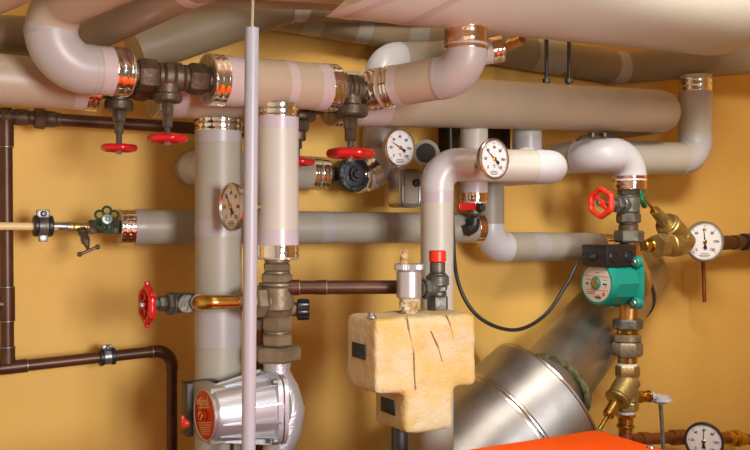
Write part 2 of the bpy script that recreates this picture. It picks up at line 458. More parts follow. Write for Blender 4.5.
# overhead pipes, top left
pipe('shaded pipe at the top left, turning overhead behind the white elbow',
     [W(-60, 34, .24), W(78, 38, .24), W(78, 38, .24) + (W(205, -24, .68) - W(78, 38, .24)) * 4], 21.5 * S(100, .4), .06, jacket='pvcd', tm='tapew', tapes=(('x', 188, 196),), lohi=(.1, .6))
pipe('cream pipe end crossing the top left corner of the picture',
     [W(-60, 16, .30), W(-60, 16, .30) + (W(60, -40, .60) - W(-60, 16, .30)) * 4], 22 * S(0, .4), jacket='pvcb')
pipe('slanting shaded pipe with a lavender bend, above and behind the first two red wheels',
     [W(134, 51, .12), W(292, -1, .12), W(420, 3, .12)], 23.5 * S(220, .15), .09, jacket='pvcd', elbows=(0,), em='tape', joint=True)
pipe('cream pipe along the top edge from which the white conduit hangs',
     [W(150, -15.5, .30), W(359, -4.5, .30)], 17 * S(290, .30), jacket='pvcb')
pipe('front cream pipe along the top edge, ending beside the big header',
     [W(165, -25, .42), W(384, -11, .42)], 18 * S(290, .42), jacket='pvcb')
pipe('shaded pipe high along the wall, with several pale tape bands',
     [W(215, 0, .06), W(616, 68, .06), W(810, 55, .30)], .046, .1, jacket='pvcd', elbows=(0,), em='tapew', tm='taped',
     tapes=(('x', 300, 318), ('x', 352, 366), ('x', 402, 420), ('x', 530, 560)))
pipe('grey pipe dropping behind the largest red wheel and turning to the black check valve',
     [W(452, 57, .10), W(382, 61, .10), W(379, 174, .10), W(357, 175, .10)], 17.5 * S(380, .10), .052, jacket='pvcg', elbows=(0, 1),
     collars=(('x', 357, 364), ('x', 365, 373)), lohi=(0, 1))
c = W(203, 166.5, .10)
pipe('grey pipe with a foil band passing behind both tall risers towards the black check valve',
     [c - N * .085, c, W(325, 174, .10)], 16.5 * S(310, .10), .045, jacket='pvcg', elbows=(0,), collars=(('x', 201, 208), ('x', 309, 316), ('x', 317, 325)))
# middle height
pipe('long grey horizontal pipe at mid height, starting beside the green flower shaped wheel',
     [W(120, 227, .12), W(480, 228, .20)], .0362, jacket='pvcg',
     tapes=(('x', 134, 143), ('x', 186, 197), ('x', 318, 330), ('x', 376, 392)), collars=(('x', 120, 134), ('x', 473, 480, 'foilc')), ends=(0,))
pipe('pale pipe dropping behind the red lever ball valve and turning right',
     [W(489, 166, .28), W(489, 166, .15), W(489, 247, .15), W(612, 246.5, .10)], .0385, .05, jacket='pvcg', elbows=(1,),
     tapes=(('x', 528, 542),), collars=(('x', 597, 612),), ends=(1,), lohi=(.3, 1))
c = W(565, 166.5, .62)
pipe('white riser behind the foam block that turns right behind the middle thermometer',
     [c - N * .2, c, W(437, 164.5, .46), floor_at(W(437, 165, .46))], .0345, [.045, .047], elbows=(0, 1),
     tapes=(('y', 193, 203), ('x', 478, 470)), jacket='pvc', lohi=(0, .5))
pipe('short pale pipe above the red lever ball valve, under the long thick pipe',
     [W(474, 124, .26), W(474, 203, .26)], 13.8 * S(474, .26), jacket='pvc', tapes=(('y', 178, 193),), collars=(('y', 193, 202, 'foilc'),), ends=(1,))
pipe('short pale upright pipe just right of the middle thermometer',
     [W(527, 118, .22), W(527, 164, .22), W(527, 164, .5)], 14.5 * S(527, .22), .03, tapes=(('y', 138, 150),))
c = W(598, 155, .34)
pipe('white elbow on the right, turning down into the valve above the green pump',
     [c - N * .16, c, W(629.5, 155, .34), W(629.5, 189, .34)], .0428, [.055, .058], jacket='elb', elbows=(0, 1), collars=(('y', 176, 189, 'foilc'),), ends=(1,))
pipe('cream pipe on the far right that rises in front of the orange wall',
     [W(606, 157, .18), W(695, 159, .18), W(695, 76, .18)], .0475, .06, elbows=(0,), tapes=(('y', 93, 99),), collars=(('y', 80, 92),), joint=False)
pt = W(218, 118, .30)
pipe('tall grey white riser on the left, behind the thin white conduit',
     [W(218.5, 119.5, .30), floor_at(W(218, 118, .30))], 23 * S(218, .30), jacket='pvcg', collars=(('y', 119, 132),),
     tapes=(('y', 132, 143), ('y', 219, 236), ('y', 311, 345)), lohi=(0, .35))
pipe('white riser between two foil collars, above the bronze pump valve',
     [W(278, 104.5, .42), W(278, 258, .42)], 20.6 * S(278, .42), tapes=(('y', 118, 130), ('y', 229, 245)), collars=(('y', 104, 118), ('y', 245, 257, 'foil')), ends=(1,))
# stub with the foil disc beside the copper collar
t = pipe('foil faced stub with a bronze nipple tucked under the big header',
     [W(476, 54, .40), W(502, 49, .44)], 12.5 * S(490, .42), collars=(('x', 491, 502, 'foilc'),), ends=(1,))
b = MB(); b.stack(W(501, 49, .44), W(527, 38, .56) - W(501, 49, .44), S(510, .5), [('c', 12, 5.2), ('h', 8, 6), ('c', 14, 4.8)]); b.build('nipple', M['bronzeb'], t)
# stub behind the left thermometer
t = pipe('short beige stub with an open dark end behind the white riser bend',
     [W(432, 164, .06), W(426, 153, .26)], 13 * S(426, .2), jacket='pvcg')
b = MB(); A, B = W(432, 164, .06), W(426, 153, .26); d = (B - A).normalized()
b.lathe(B - d * .001, d, [(0, 9.5 * S(426, .2)), (.0025, 9.5 * S(426, .2))], 32); b.build('open_bore', M['hole'], t)

# ================================================================== RED WHEEL VALVES
k = S(172, .42)
gate_valve('dark bronze valve with a red wheel, to the right of the big white elbow',
           W(167.5, 76.5, .42), U, -UP, k, 41, 16.0, 62, 19.5, bonnet=[('c', 9, 14.5), ('h', 13, 6.5), ('h', 12, 5.6)])
k = S(120, .30)
gate_valve('dark bronze valve with the leftmost red wheel, behind the big white elbow',
           W(119, 88, .30), U, -UP, k, 29, 12, 60, 17.6, bonnet=[('c', 10, 14), ('h', 11, 7), ('h', 12, 5)])
k = S(352, .42)
gate_valve('grey bronze valve with the largest red wheel, above the black check valve',
           W(350.5, 88.5, .42), U, -UP, k, 22, 15.5, 65, 23.5, bonnet=[('c', 12, 17.5), ('h', 12, 7.5), ('h', 12, 6.3)])
k = S(298, .30)
gate_valve('dark valve mostly hidden behind the white riser, a red wheel showing at its right edge',
           W(297, 101, .30), U, -UP, k, 33, 12, 61, 17, bonnet=[('c', 7, 19), ('h', 11, 13), ('c', 9, 9), ('h', 8, 5.5)])
# ---- black check valve
k = S(347, .12)
t = thing('check_valve', 'round black check valve between foil bands, below the largest red wheel', 'valve', W(347, 192, .12))
c = W(347, 175, .10)
b = MB(); b.lathe(c - N * .03, N, [(0, 10 * k), (.01, 15.5 * k), (.05, 16 * k), (.055, 17.6 * k), (.068, 17.6 * k), (.072, 16.5 * k), (.073, 13 * k), (.070, 12 * k), (.071, 7.5 * k), (.080, 7 * k)], 40)
b.build('body', M['iron'], t)
b = MB(); b.lathe(c + N * .046, N, [(0, 5.2 * k), (.010, 5.2 * k), (.013, 4 * k)], 6); b.build('cap_bolt', M['iron'], t)
b = MB(); b.stack(c - U * .058, U, k, [('c', 8, 7.5), ('h', 8, 8.5), ('c', 26, 7.5), ('h', 8, 8.5), ('c', 6, 7.5)]); b.build('pipe_stubs', M['iron'], t)
for i in range(6):
    b = MB(); q = PI / 3 * i + .3; b.lathe(c + N * .041 + (U * math.cos(q) + UP * math.sin(q)) * 15 * k, N, [(0, 1.7 * k), (.004, 1.7 * k), (.005, 1.2 * k)], 6)
    b.build('bolt', M['iron'], t)

# ================================================================== THERMOMETERS
gauge('left dial thermometer seen edge on, in front of the grey white riser', W(232, 207, .42), V((-.80, -.60, 0)), 24.5 * S(229, .42), stem=W(262, 207, .42), stem_m='dbrass', needle=-35, sr=.008)
gauge('dial thermometer beside the largest red wheel', W(399.5, 148, .30), V((.60, -.80, 0)), 19.5 * S(400, .30), stem=W(386, 150, .14), needle=-63)
gauge('dial thermometer in front of the white pipe in the middle', W(493.5, 159, .66), V((.60, -.80, 0)), 20.5 * S(493, .66), stem=W(476, 166, .53), needle=-52, stem_m='dbrass', sr=.010)
gauge('dial thermometer on the orange wall side, right of the brass strainer valve', W(704, 241.5, .22), V((.10, -.99, 0)), 20.3 * S(704, .22), stem=W(704, 242, .08), needle=-5, sr=.012)
gauge('lowest dial thermometer with a dark rim, half hidden by the orange boiler', W(704, 441, .22), V((-.50, -.86, 0)), 19 * S(704, .22), stem=W(706, 437, .09), needle=0, case='dsteel')

# ================================================================== BARE COPPER PIPES ON THE LEFT
off = .075; r = 6.1 * S(6, off)
t, path, L = plain_pipe('copper_pipe', 'brown copper pipe crossing the lower left wall, then dropping beside the silver pump', 'pipe',
    [W(-60, 375, off), W(172, 349.5, off), floor_at(W(172, 350, off))], 5.6 * S(100, off), .035, 'copper',
    rings=(('x', 27), ('x', 152), ('y', 371)), fit=(('x', 0, 26, 1.16), ('x', 153, 158, 1.14)), lohi=(0, .45))
b = MB(); b.sweep(sub(path, L, find(path, L, 1, 352, .2, .45), find(path, L, 1, 370, .2, .45)), 5.6 * S(100, off) * 1.14, 24)
b.build('fitting', M['copper'], t)
t, path, L = plain_pipe('copper_pipe', 'upright brown copper pipe on the left edge with a side tee', 'pipe', [W(5.5, 108, off), W(7.5, 363, off)], r * 1.05, .03, 'copper',
    rings=(('y', 147), ('y', 287), ('y', 321), ('y', 347)), fit=(('y', 288, 320, 1.18), ('y', 110, 146, 1.2), ('y', 347, 363, 1.15)))
b = MB(); b.stack(W(6, 304, off), -U, S(6, off), [('c', 16, 6.6)]); b.build('side_outlet', M['copper'], t)
t, path, L = plain_pipe('copper_pipe', 'dark copper pipe running right along the wall under the thick cream pipe', 'pipe', [W(-30, 114, off), W(262, 132.5, off)], 6.2 * S(100, off), .03, 'copper')
for q0, q1, kk, hexs in ((2, 12, 1.35, 0), (14, 28, 1.3, 0), (28, 34, 1.1, 0), (34, 45, 1.62, 1), (45, 56, 1.3, 0), (56, 61, 1.12, 0)):
    A, B = at(path, L, find(path, L, 0, q0)), at(path, L, find(path, L, 0, q1)); w = (B - A).length; rr = 6.2 * S(100, off) * kk
    b = MB(); b.lathe(A, B - A, [(0, rr * .92), (w * .15, rr), (w * .85, rr), (w, rr * .92)], 8 if hexs else 28); b.build('coupling_nut' if hexs else 'fitting', M['bronze'], t)
clamp('black rubber lined clamp around the brown copper pipe on the lower left wall', W(107, 356.6, off), W(150, 351.9, off) - W(107, 356.6, off), 5.6 * S(107, off), S(107, off))

# ---- line with the green wheel valve
off = .12; k = S(80, off); a = (W(120, 227, off) - W(20, 226, off)).normalized()
t = thing('gate_valve', 'small valve with a green flower shaped wheel, left of the foil collar', 'valve', W(105, 234, off))
b = MB(); b.stack(W(88, 227, off), a, k, [('h', 8, 7.5), ('c', 8, 6.5), ('c', 8, 7.5), ('h', 9, 7.5), ('c', 3, 5), ('c', 12, 6)])
b.build('body', M['gunmetal'], t)
b = MB(); e = b.stack(W(101, 226, off), (N + UP * .35 + U * .1), k, [('h', 9, 6), ('c', 6, 4), ('c', 6, 2)]); b.build('bonnet', M['gunmetal'], t)
b = MB(); c = e; n = (N + UP * .05).normalized(); X = UP.cross(n).normalized(); Y = n.cross(X)
for i in range(6):
    q = PI / 2 + PI / 3 * i; b.torus(c + (X * math.cos(q) + Y * math.sin(q)) * 8.2 * k, n, 4.1 * k, 1.25 * k, 20, 8)
b.lathe(c - n * 1.6 * k, n, [(0, 5 * k), (3.2 * k, 5 * k), (3.4 * k, 2 * k)], 16)
w = b.build('handwheel', M['green'], t)
b = MB(); b.lathe(c + n * 1.6 * k, n, [(0, 2.2 * k), (1.6 * k, 2.2 * k), (2 * k, 1.5 * k)], 6); b.build('wheel_nut', M['dsteel'], w)
t = thing('drain_tap', 'small dark drain tap with a cross handle, hanging below the green wheel valve', 'tap', W(88, 256, off))
b = MB(); b.stack(W(69, 227, off), a, k, [('c', 4, 5.4), ('c', 13, 4.6), ('c', 3, 5.2)]); b.build('tee', M['dbrass'], t)
b = MB(); d = W(89, 251, off + .04) - W(82, 228, off + .01)
e = b.stack(W(82, 229, off + .01), d, k, [('c', 6, 4.6), ('c', 4, 3.6), ('h', 6, 4.6), ('k', 5, 3.8, 2.2), ('c', 5, 1.8)]); b.build('body', M['bronze'], t)
b = MB(); h = (U * 1 + UP * .42).normalized(); b.sweep([e - h * 9 * k, e - h * 3 * k, e + h * 3 * k, e + h * 9 * k], 1.5 * k, 10)
for s in (-1, 1): b.ball(e + h * 9 * k * s, 2.6 * k)
b.build('cross_handle', M['bronze'], t)
t = thing('pipe_nipple', 'short grey steel pipe piece between the black clamp and the drain tap', 'pipe', W(62, 231, off))
b = MB(); b.stack(W(50, 226.3, off), a, k, [('c', 20, 4.2)]); b.build('tube', M['steel'], t)
b = MB(); b.stack(W(66, 226.7, off), a, k, [('c', 4, 5)]); b.build('end_ring', M['steel'], t)
b = MB(); b.stack(W(-60, 225.5, off), a, k, [('c', 104, 3.8)])
solo('painted_pipe', b, M['cream'], 'thin cream painted pipe entering from the left edge at mid height', 'pipe')
t = thing('pipe_clamp', 'large black rubber lined clamp with a steel screw lug, left of the drain tap', 'clamp', W(43, 236, off))
c = W(43, 226, off)
b = MB()
for s in (-1, 1): b.lathe(c + a * (s * 6.5 * k - 2.4 * k), a, [(0, 4 * k), (0, 9.5 * k), (1 * k, 10.5 * k), (3.8 * k, 10.5 * k), (4.8 * k, 9.5 * k), (4.8 * k, 4 * k)], 28)
b.build('rubber_lining', M['black'], t)
b = MB(); b.lathe(c - a * 4 * k, a, [(0, 4 * k), (0, 9.4 * k), (8 * k, 9.4 * k), (8 * k, 4 * k)], 28); b.build('band', M['gunmetal'], t)
for z, lab in ((1, 'lug'), (-1, 'lower_lug')):
    b = MB(); b.box(c + UP * z * 12 * k, a * (6 if z > 0 else 4) * k, N * 4 * k, UP * (4 if z > 0 else 3.4) * k, .8 * k); b.build(lab, M['steel'], t)
b = MB(); b.lathe(c + UP * 12 * k + N * 3 * k, N, [(0, 3 * k), (2.6 * k, 3 * k), (3.2 * k, 2 * k), (3.2 * k, 1 * k), (1.5 * k, .9 * k)], 16); b.build('screw', M['dsteel'], t)

# ================================================================== WHITE CONDUIT
off = .66; kk = S(250, off)
b = MB(); b.sweep([W(252, 28, off), W(247, 640, off - .02)], 7.0 * kk, 24)
t = thing('conduit_tube', 'thin white plastic conduit hanging in front of the tall risers', 'tube', W(248, 640, off - .02))
b.build('tube', M['conduit'], t)
b = MB(); b.sweep([W(253, -8, off - .04), W(252, 30, off)], 1.6 * kk, 10); b.build('hanging_cord', M['string'], t)

# ================================================================== BRONZE PUMP VALVE + SILVER PUMP
off = .42; k = S(277, off)
t = thing('three_way_valve', 'bronze valve body with hexagon nuts under the white riser, above the silver pump', 'valve', W(277, 346, off))
b = MB(); e = b.stack(W(277, 257, off), -UP, k, [('c', 6, 12.5), ('h', 8, 14.5), ('c', 2.5, 13)]); b.build('upper_union', M['bronze2'], t)
b = MB(); e = b.stack(e, -UP, k, [('h', 9, 17), ('c', 3, 18), ('c', 25, 17.3), ('k', 6, 16, 12.5)])
b.stack(W(277, 301, off), -U, k, [('c', 14, 13.5)])
b.text('Y', W(277, 299, off) + N * 17.4 * k - U * .5 * k, U, UP, .017, 0, .0003, .0004)
b.build('body', M['bronze2'], t)
b = MB(); e = b.stack(e, -UP, k, [('h', 14, 15.5), ('c', 3, 12.5), ('h', 12, 15.8)]); b.build('lower_union', M['bronze2'], t)
b = MB(); b.stack(W(264, 301, off), -U, k, [('h', 11, 16), ('c', 3, 13), ('h', 7, 13.5), ('c', 8, 9)]); b.build('side_union', M['bronze2'], t)
b = MB(); q = (U * .75 + N * .35).normalized(); c = W(289, 309, off) + N * .01
b.lathe(c, q, [(0, 7 * k), (8 * k, 7 * k)], 24); b.build('spindle_neck', M['bronze2'], t)
b = MB(); rings = []
for tt, rr in ((6, 9), (7, 10.4), (17, 10), (18.5, 8.8)):
    A = c + q * tt * k; X = (UP - q * q.z).normalized(); Y = q.cross(X)
    rings.append([A + (X * math.cos(z) + Y * math.sin(z)) * k * (rr + (.5 if (j // 2) % 2 else -.3)) for j, z in enumerate([2 * PI * j / 48 for j in range(48)])])
b.loft(rings); b.build('adjusting_knob', M['blackp'], t)
t, path, L = plain_pipe('copper_pipe', 'dark copper pipe from the bronze valve to the red capped safety valve', 'pipe', [W(284, 287.5, .44), W(430, 287, .595)], 6.9 * S(350, .5), .03, 'copper', rings=(('x', 299), ('x', 326)), fit=(('x', 290, 299, 1.12), ('x', 316, 326, 1.06)))
t, path, L = plain_pipe('brass_pipe', 'bright brass bend between the red handwheel valve and the bronze valve', 'pipe', [W(246, 301.5, .42), W(203, 302.5, .42), W(192, 302, .33)], 7.2 * S(215, .42), .022, 'brass', rings=(('x', 237), ('x', 199)), fit=(('x', 246, 238, 1.14),), fm='brass')
k = S(180, .34)
t = thing('gate_valve', 'grey iron valve with an upright knobbed red wheel, against the yellow wall on the left', 'valve', W(180, 314, .36))
c = W(183, 302.5, .35); ax = (-U + N * .12).normalized()
b = MB(); b.stack(c + U * 13 * k, ax, k, [('c', 6, 9), ('c', 17, 10), ('c', 3, 11.5), ('h', 5, 11.8)]); b.stack(c - N * 12 * k, N, k, [('h', 8, 10), ('c', 14, 8), ('c', 4, 9.5)]); b.build('body', M['gunmetal'], t)
b = MB(); e = b.stack(c - U * 17 * k, ax, k, [('h', 8, 8), ('h', 9, 6.2)]); b.build('bonnet', M['gunmetal'], t)
wc = c + ax * 37 * k
b = MB(); b.stack(e, ax, k, [('t', (wc - e).length / k + 2, 2.6)]); b.build('stem', M['steel'], t)
wheel(t, wc, V((-.84, -.54, 0)), 19.5 * k, 'red', 6, .05, 3, .17, knobs=True)
b = MB(); b.sweep([W(261, 312, .30), floor_at(W(261, 312, .30))], 6.5 * S(261, .3), 20)
t = thing('copper_pipe', 'upright brown copper pipe behind the bronze valve and the silver pump', 'pipe', floor_at(W(261, 312, .30)))
b.build('tube', M['copperb'], t)
b = MB(); b.stack(W(261, 318, .30), -UP, S(261, .3), [('c', 12, 10)]); b.build('grey_coupling', M['steel'], t)

k = S(277, .42)
t = thing('circulation_pump', 'silver circulation pump with a red round name plate, lower left', 'pump', floor_at(W(277, 450, .42)))
t['_o'] = tuple(t.location)
b = MB(); b.stack(W(277, 346, .42), -UP, k, [('h', 15, 24.5, .15)]); b.build('union_nut', M['bronze2'], t)
b = MB(); A = W(277, 360, .42)
pts = [A, A - UP * 14 * k, A - UP * 30 * k + U * 7 * k, A - UP * 50 * k + U * 11 * k, A - UP * 72 * k + U * 8 * k, A - UP * 92 * k, A - UP * 108 * k - U * 2 * k]
b.sweep(pts, [14 * k, 13 * k, 15 * k, 18 * k, 17 * k, 15 * k, 14 * k], 28)
mA = W(274, 405.5, .42)
b.lathe(mA + U * 14 * k, -U, [(0, 9 * k), (3 * k, 20 * k), (9 * k, 27 * k), (17 * k, 29 * k), (17 * k, 20 * k)], 36)
b.box(mA + U * 9 * k - UP * 9 * k + N * 0, U * 9 * k, N * 15 * k, UP * 24 * k, 5 * k)
b.build('volute', M['silverd'], t)
b = MB(); b.sweep([A - UP * 108 * k, floor_at(A - UP * 108 * k)], 13.5 * k, 20); b.build('lower_pipe', M['silverd'], t)
mx = V((-.815, -.58, 0)).normalized(); my = V((-mx.y, mx.x, 0)); my = -my if my.dot(N) < 0 else my    # my: towards the camera side
def sq(c, hy, hz, pw, n=48):
    o = []
    for j in range(n):
        q = 2 * PI * j / n; cx, sx = math.cos(q), math.sin(q)
        o.append(c + my * hy * math.copysign(abs(cx) ** pw, cx) + UP * hz * math.copysign(abs(sx) ** pw, sx))
    return o
b = MB()
b.loft([sq(mA - U * 1 * k, 32 * k, 35 * k, .42), sq(mA - U * 5 * k, 32 * k, 35 * k, .42)])
b.loft([sq(mA - U * 6.5 * k, 32 * k, 35 * k, .42), sq(mA - U * 11.5 * k, 32 * k, 35 * k, .42)])
b.loft([sq(mA - U * 4.5 * k, 26 * k, 29 * k, .6), sq(mA - U * 7 * k, 26 * k, 29 * k, .6)])
b.build('flange', M['silver'], t)
for sy in (-1, 1):
    for sz in (-1, 1):
        b = MB(); b.lathe(mA - U * 11 * k + my * sy * 26 * k + UP * sz * 28.5 * k, -U, [(0, 3.4 * k), (4 * k, 3.4 * k), (4.6 * k, 2.4 * k), (4.6 * k, 1.4 * k), (2.4 * k, 1.2 * k)], 16); b.build('bolt', M['steel'], t)
b = MB(); fr = mA + mx * 69 * k
b.loft([sq(mA + mx * 11 * k, 28 * k, 31 * k, .85), sq(mA + mx * 35 * k, 26.5 * k, 28.5 * k, .85), sq(fr, 24.5 * k, 25.5 * k, .9), sq(fr + mx * 3 * k, 22.5 * k, 23.5 * k, .95)])
for q in (15, 45, 75, 105, 135, 165, -15, -45, -75, -105, -135, -165):     # cooling fins
    q = math.radians(q); e = my * math.cos(q) + UP * math.sin(q); g = mx.cross(e)
    a0, a1 = mA + mx * 11 * k, fr - mx * 2 * k
    b.loft([[a0 + e * 37 * k + g * k, a0 + e * 37 * k - g * k, a0 + e * 25 * k - g * 1.6 * k, a0 + e * 25 * k + g * 1.6 * k], [a1 + e * 26.5 * k + g * .6 * k, a1 + e * 26.5 * k - g * .6 * k, a1 + e * 20 * k - g * k, a1 + e * 20 * k + g * k]])
b.build('motor_housing', M['silver'], t)
fc = fr + mx * 3 * k
b = MB(); b.box(fr - mx * 4 * k - my * 11 * k, mx * 8.5 * k, my * 22 * k, UP * 26.5 * k, 1.5 * k); b.build('front_cover', M['beigep'], t)
rt = UP.cross(mx).normalized(); fc = fr + mx * 5 * k
b = MB(); b.lathe(fc - mx * 2 * k, mx, [(0, 24.6 * k), (2.6 * k, 24.6 * k), (3 * k, 23.6 * k), (2.4 * k, 22.6 * k)], 48, 0)
b.lathe(fc, mx, [(0, 22.8 * k), (.7 * k, 22.8 * k), (.75 * k, 22.7 * k)], 48, 1)
f2 = fc + mx * .8 * k; rt0 = rt; rt = (rt0 * math.cos(.20) + UP * math.sin(.20)); up = mx.cross(rt)
b.text('Biral', f2 + up * 12.5 * k + rt * 2 * k, rt, up, 11.5 * k, 2, .0003, .0003)
b.torus(f2 + up * 12.8 * k - rt * 11.5 * k, mx, 2.3 * k, .6 * k, 20, 6, 2)
b.box(f2 + up * 7.2 * k, rt * 13 * k, up * .5 * k, mx * .1 * k, 0, 2)
for i in range(6): b.box(f2 - up * (7 + 2.1 * i) * k, rt * (15 - 1.1 * i) * k, up * .35 * k, mx * .1 * k, 0, 2)
pl = b.build('name_plate', [M['silver'], M['plate'], M['gold']], t)
b = MB(); b.stack(f2 + rt * .5 * k, mx, k, [('c', 2.5, 6, None, 0), ('c', 2.2, 4.6, None, 1)]); b.box(f2 + rt * .5 * k + mx * 5 * k, (rt + UP).normalized() * 3.4 * k, (UP - rt).normalized() * .8 * k, mx * .4 * k, 0, 0); b.build('vent_screw', [M['plate'], M['brass']], pl)
b = MB(); c = fr - my * 33 * k - mx * 6 * k
b.box(c - my * 3 * k, mx * 17 * k, my * 8 * k, UP * 26 * k, 1.2 * k); tb = b.build('terminal_box', M['box'], t)
b = MB(); b.lathe(c + mx * 15 * k - UP * 13 * k, mx, [(0, 6 * k), (4 * k, 5.5 * k), (5 * k, 4 * k)], 24); b.box(c + mx * 19 * k - UP * 11 * k, mx * 2 * k, my * 1.8 * k, UP * 6 * k, 1 * k); b.build('switch_knob', M['redl'], tb)
b = MB(); q = fr - mx * 25 * k - UP * 22 * k
b.sweep([q, q - UP * 10 * k + mx * 2 * k, q - UP * 40 * k + mx * 3 * k, q - UP * 120 * k], 2 * k, 10); b.build('cable', M['black'], t)

# ================================================================== FOAM BLOCK + WHAT STANDS ON IT
C0 = W(376, 225, .68); C0.z = ZC
def FB(u, n, z): return C0 + U * u - N * n + UP * z
t = thing('insulation_block', 'T shaped block of beige insulating foam in front of the white riser', 'insulation', FB(.11, .06, -.368))
def fbox(m, u0, u1, n0, n1, z0, z1): m.box(FB((u0 + u1) / 2, (n0 + n1) / 2, (z0 + z1) / 2), U * (u1 - u0) / 2, N * (n1 - n0) / 2, UP * (z1 - z0) / 2)
b = MB(); fbox(b, 0, .213, 0, .119, -.296, -.163); fbox(b, .060, .163, 0, .119, -.373, -.25)
o = b.build('foam_body', M['foam'], t)
md = o.modifiers.new('Remesh', 'REMESH'); md.mode = 'VOXEL'; md.voxel_size = .004; md.use_smooth_shade = True
md = o.modifiers.new('Smooth', 'SMOOTH'); md.factor = .7; md.iterations = 34
tx = bpy.data.textures.new('lumps', 'CLOUDS'); tx.noise_scale = .035; tx.noise_depth = 3
md = o.modifiers.new('Displace', 'DISPLACE'); md.texture = tx; md.strength = .006; md.mid_level = .5; md.texture_coords = 'LOCAL'
for u0, n0, z0 in ((0, .062, -.226), (.060, .062, -.331)):
    b = MB(); b.box(FB(u0, n0, z0), U * .0022, N * .026, UP * .0135, .001); b.build('dark_inset', M['black'], t)
b = MB()
for pl in (((.062, -.160), (.066, -.185), (.076, -.225), (.078, -.268), (.080, -.292)), ((.145, -.163), (.154, -.182), (.160, -.205)), ((.112, -.190), (.128, -.220), (.136, -.246))):
    pts = [FB(u0, -.0008, z0) for u0, z0 in pl]; pp, LL, _ = fillet(pts, .02, 5)
    b.sweep(pp, [.0011 + .0006 * math.sin(i * 1.7) for i in range(len(pp))], 6)
b.build('cracks', M['crack'], t)
b = MB(); b.lathe(FB(.008, .03, -.164), UP, [(0, .006), (.008, .006), (.010, .004)], 6); b.lathe(FB(.008, .03, -.164), UP, [(0, .009), (.003, .009)], 16); b.build('screw', M['steel'], t)
off = .62; k = S(409, off)
t = thing('air_vent', 'silver air vent with crusted limescale on top of the foam block', 'vent', W(409, 311, off))
b = MB(); A = W(409, 314, off)
for i in range(9):
    q = i * 2.4; b.ball(A + UP * (4 + i) * k + (U * math.cos(q) + N * math.sin(q)) * 6 * k, (3.2 + (i % 3)) * k, amp=.5, seg=12)
b.stack(A, UP, k, [('c', 12, 7.5), ('c', 5, 9.5)]); b.build('fitting', M['lime'], t)
b = MB(); b.stack(A + UP * 16 * k, UP, k, [('c', 28, 12.6)]); b.build('body', M['silver'], t)
b = MB(); c = A + UP * 44 * k
b.loft([[c + UP * tt * k + (U * math.cos(q) + N * math.sin(q)) * k * (rr + (.35 if j % 2 else -.35)) for j, q in enumerate([2 * PI * j / 72 for j in range(72)])] for tt, rr in ((0, 13.6), (.8, 14.6), (5.6, 14.6), (6.4, 13.6))])
b.build('knurled_cap', M['silver'], t)
b = MB(); c = c + UP * 5 * k - U * 5.5 * k
b.stack(c, UP, k, [('c', 5, 4.4), ('c', 6, 3.4)]); b.ball(c + UP * 9 * k - U * .5 * k, 4.2 * k, amp=.6, seg=14, sx=(1, 1, 1.2)); b.build('valve_tip', M['lime'], t)
k = S(438, .60)
t = thing('safety_valve', 'bronze safety valve with a red cap, right of the silver air vent', 'valve', W(437.5, 312, .60))
b = MB(); e = b.stack(W(437.5, 312, .60), UP, k, [('h', 16, 11), ('c', 5, 9.2), ('h', 5, 10.5), ('c', 11, 11.6), ('c', 2, 9), ('c', 11, 7.8)])
b.stack(W(437.5, 288, .60), -U, k, [('c', 12, 9), ('h', 6, 11), ('c', 4, 8)]); b.build('body', M['gunmetal'], t)
b = MB(); b.stack(e, UP, k, [('c', 11.5, 8.6)]); b.build('cap', M['redl'], t)
b = MB(); A = FB(.083, .06, -.35); b.sweep([A, V((A.x, A.y, 0))], 8.5 * S(411, .62), 20)
solo('riser_pipe', b, M['dsteel'], 'dark steel pipe coming out under the foam block', 'pipe')

# ================================================================== SMALL THINGS IN THE MIDDLE
off = .26; k = S(474, off)
t = thing('ball_valve', 'small ball valve with a red lever and black spout under the copper coloured collar', 'valve', W(474, 232, off))
b = MB(); e = b.stack(W(474, 202, off), -UP, k, [('c', 5, 5), ('s', 11, 7), ('c', 3, 5), ('h', 5, 6)]); b.build('body', M['gunmetal'], t)
b = MB(); b.box(W(467, 206.5, off + .03), U * 10 * k, N * 1.2 * k, UP * 3.6 * k, .6 * k); b.build('lever', M['red'], t)
b = MB(); b.lathe(W(479.5, 208, off + .025), N, [(0, 4 * k), (5 * k, 4 * k), (6 * k, 3 * k)], 6); b.build('lever_nut', M['dsteel'], t)
b = MB(); A = W(474, 218, off); pp, LL, _ = fillet([A, A - UP * 9 * k, A - UP * 13 * k - U * 9 * k], 6 * k, 8); b.sweep(pp, 6 * k, 20); b.build('spout', M['black'], t)
off = .20; k = S(407, off); nn = V((.55, -.83, 0)).normalized(); rr = UP.cross(nn)
t = thing('metal_casing', 'rounded sheet metal casing under the dial thermometer that sits beside the largest red wheel', 'casing', W(407, 208, off))
c = W(411, 188, off)
b = MB(); b.box(c - nn * .03, rr * 12.5 * k, nn * .03, UP * 19.5 * k, 4.5 * k, seg=4); b.build('shell', M['chrome'], t)
b = MB(); pts = [c + rr * x * 10.5 * k + UP * z * 17.5 * k for x, z in ((-1, 0), (-1, 1), (1, 1), (1, -1), (-1, -1), (-1, -.02))]
pp, LL, _ = fillet(pts, 5 * k, 6); b.sweep(pp, 2.1 * k, 12); b.build('rim', M['steel'], t)
b = MB(); b.box(c + nn * .0005, rr * 9 * k, nn * .001, UP * 16 * k, .0005); b.build('front_panel', M['pvcg'], t)
b = MB(); b.lathe(c + rr * 5 * k + UP * 5 * k, nn, [(0, 4 * k), (5 * k, 4 * k), (6 * k, 3 * k)], 16); b.build('screw_cap', M['dsteel'], t)
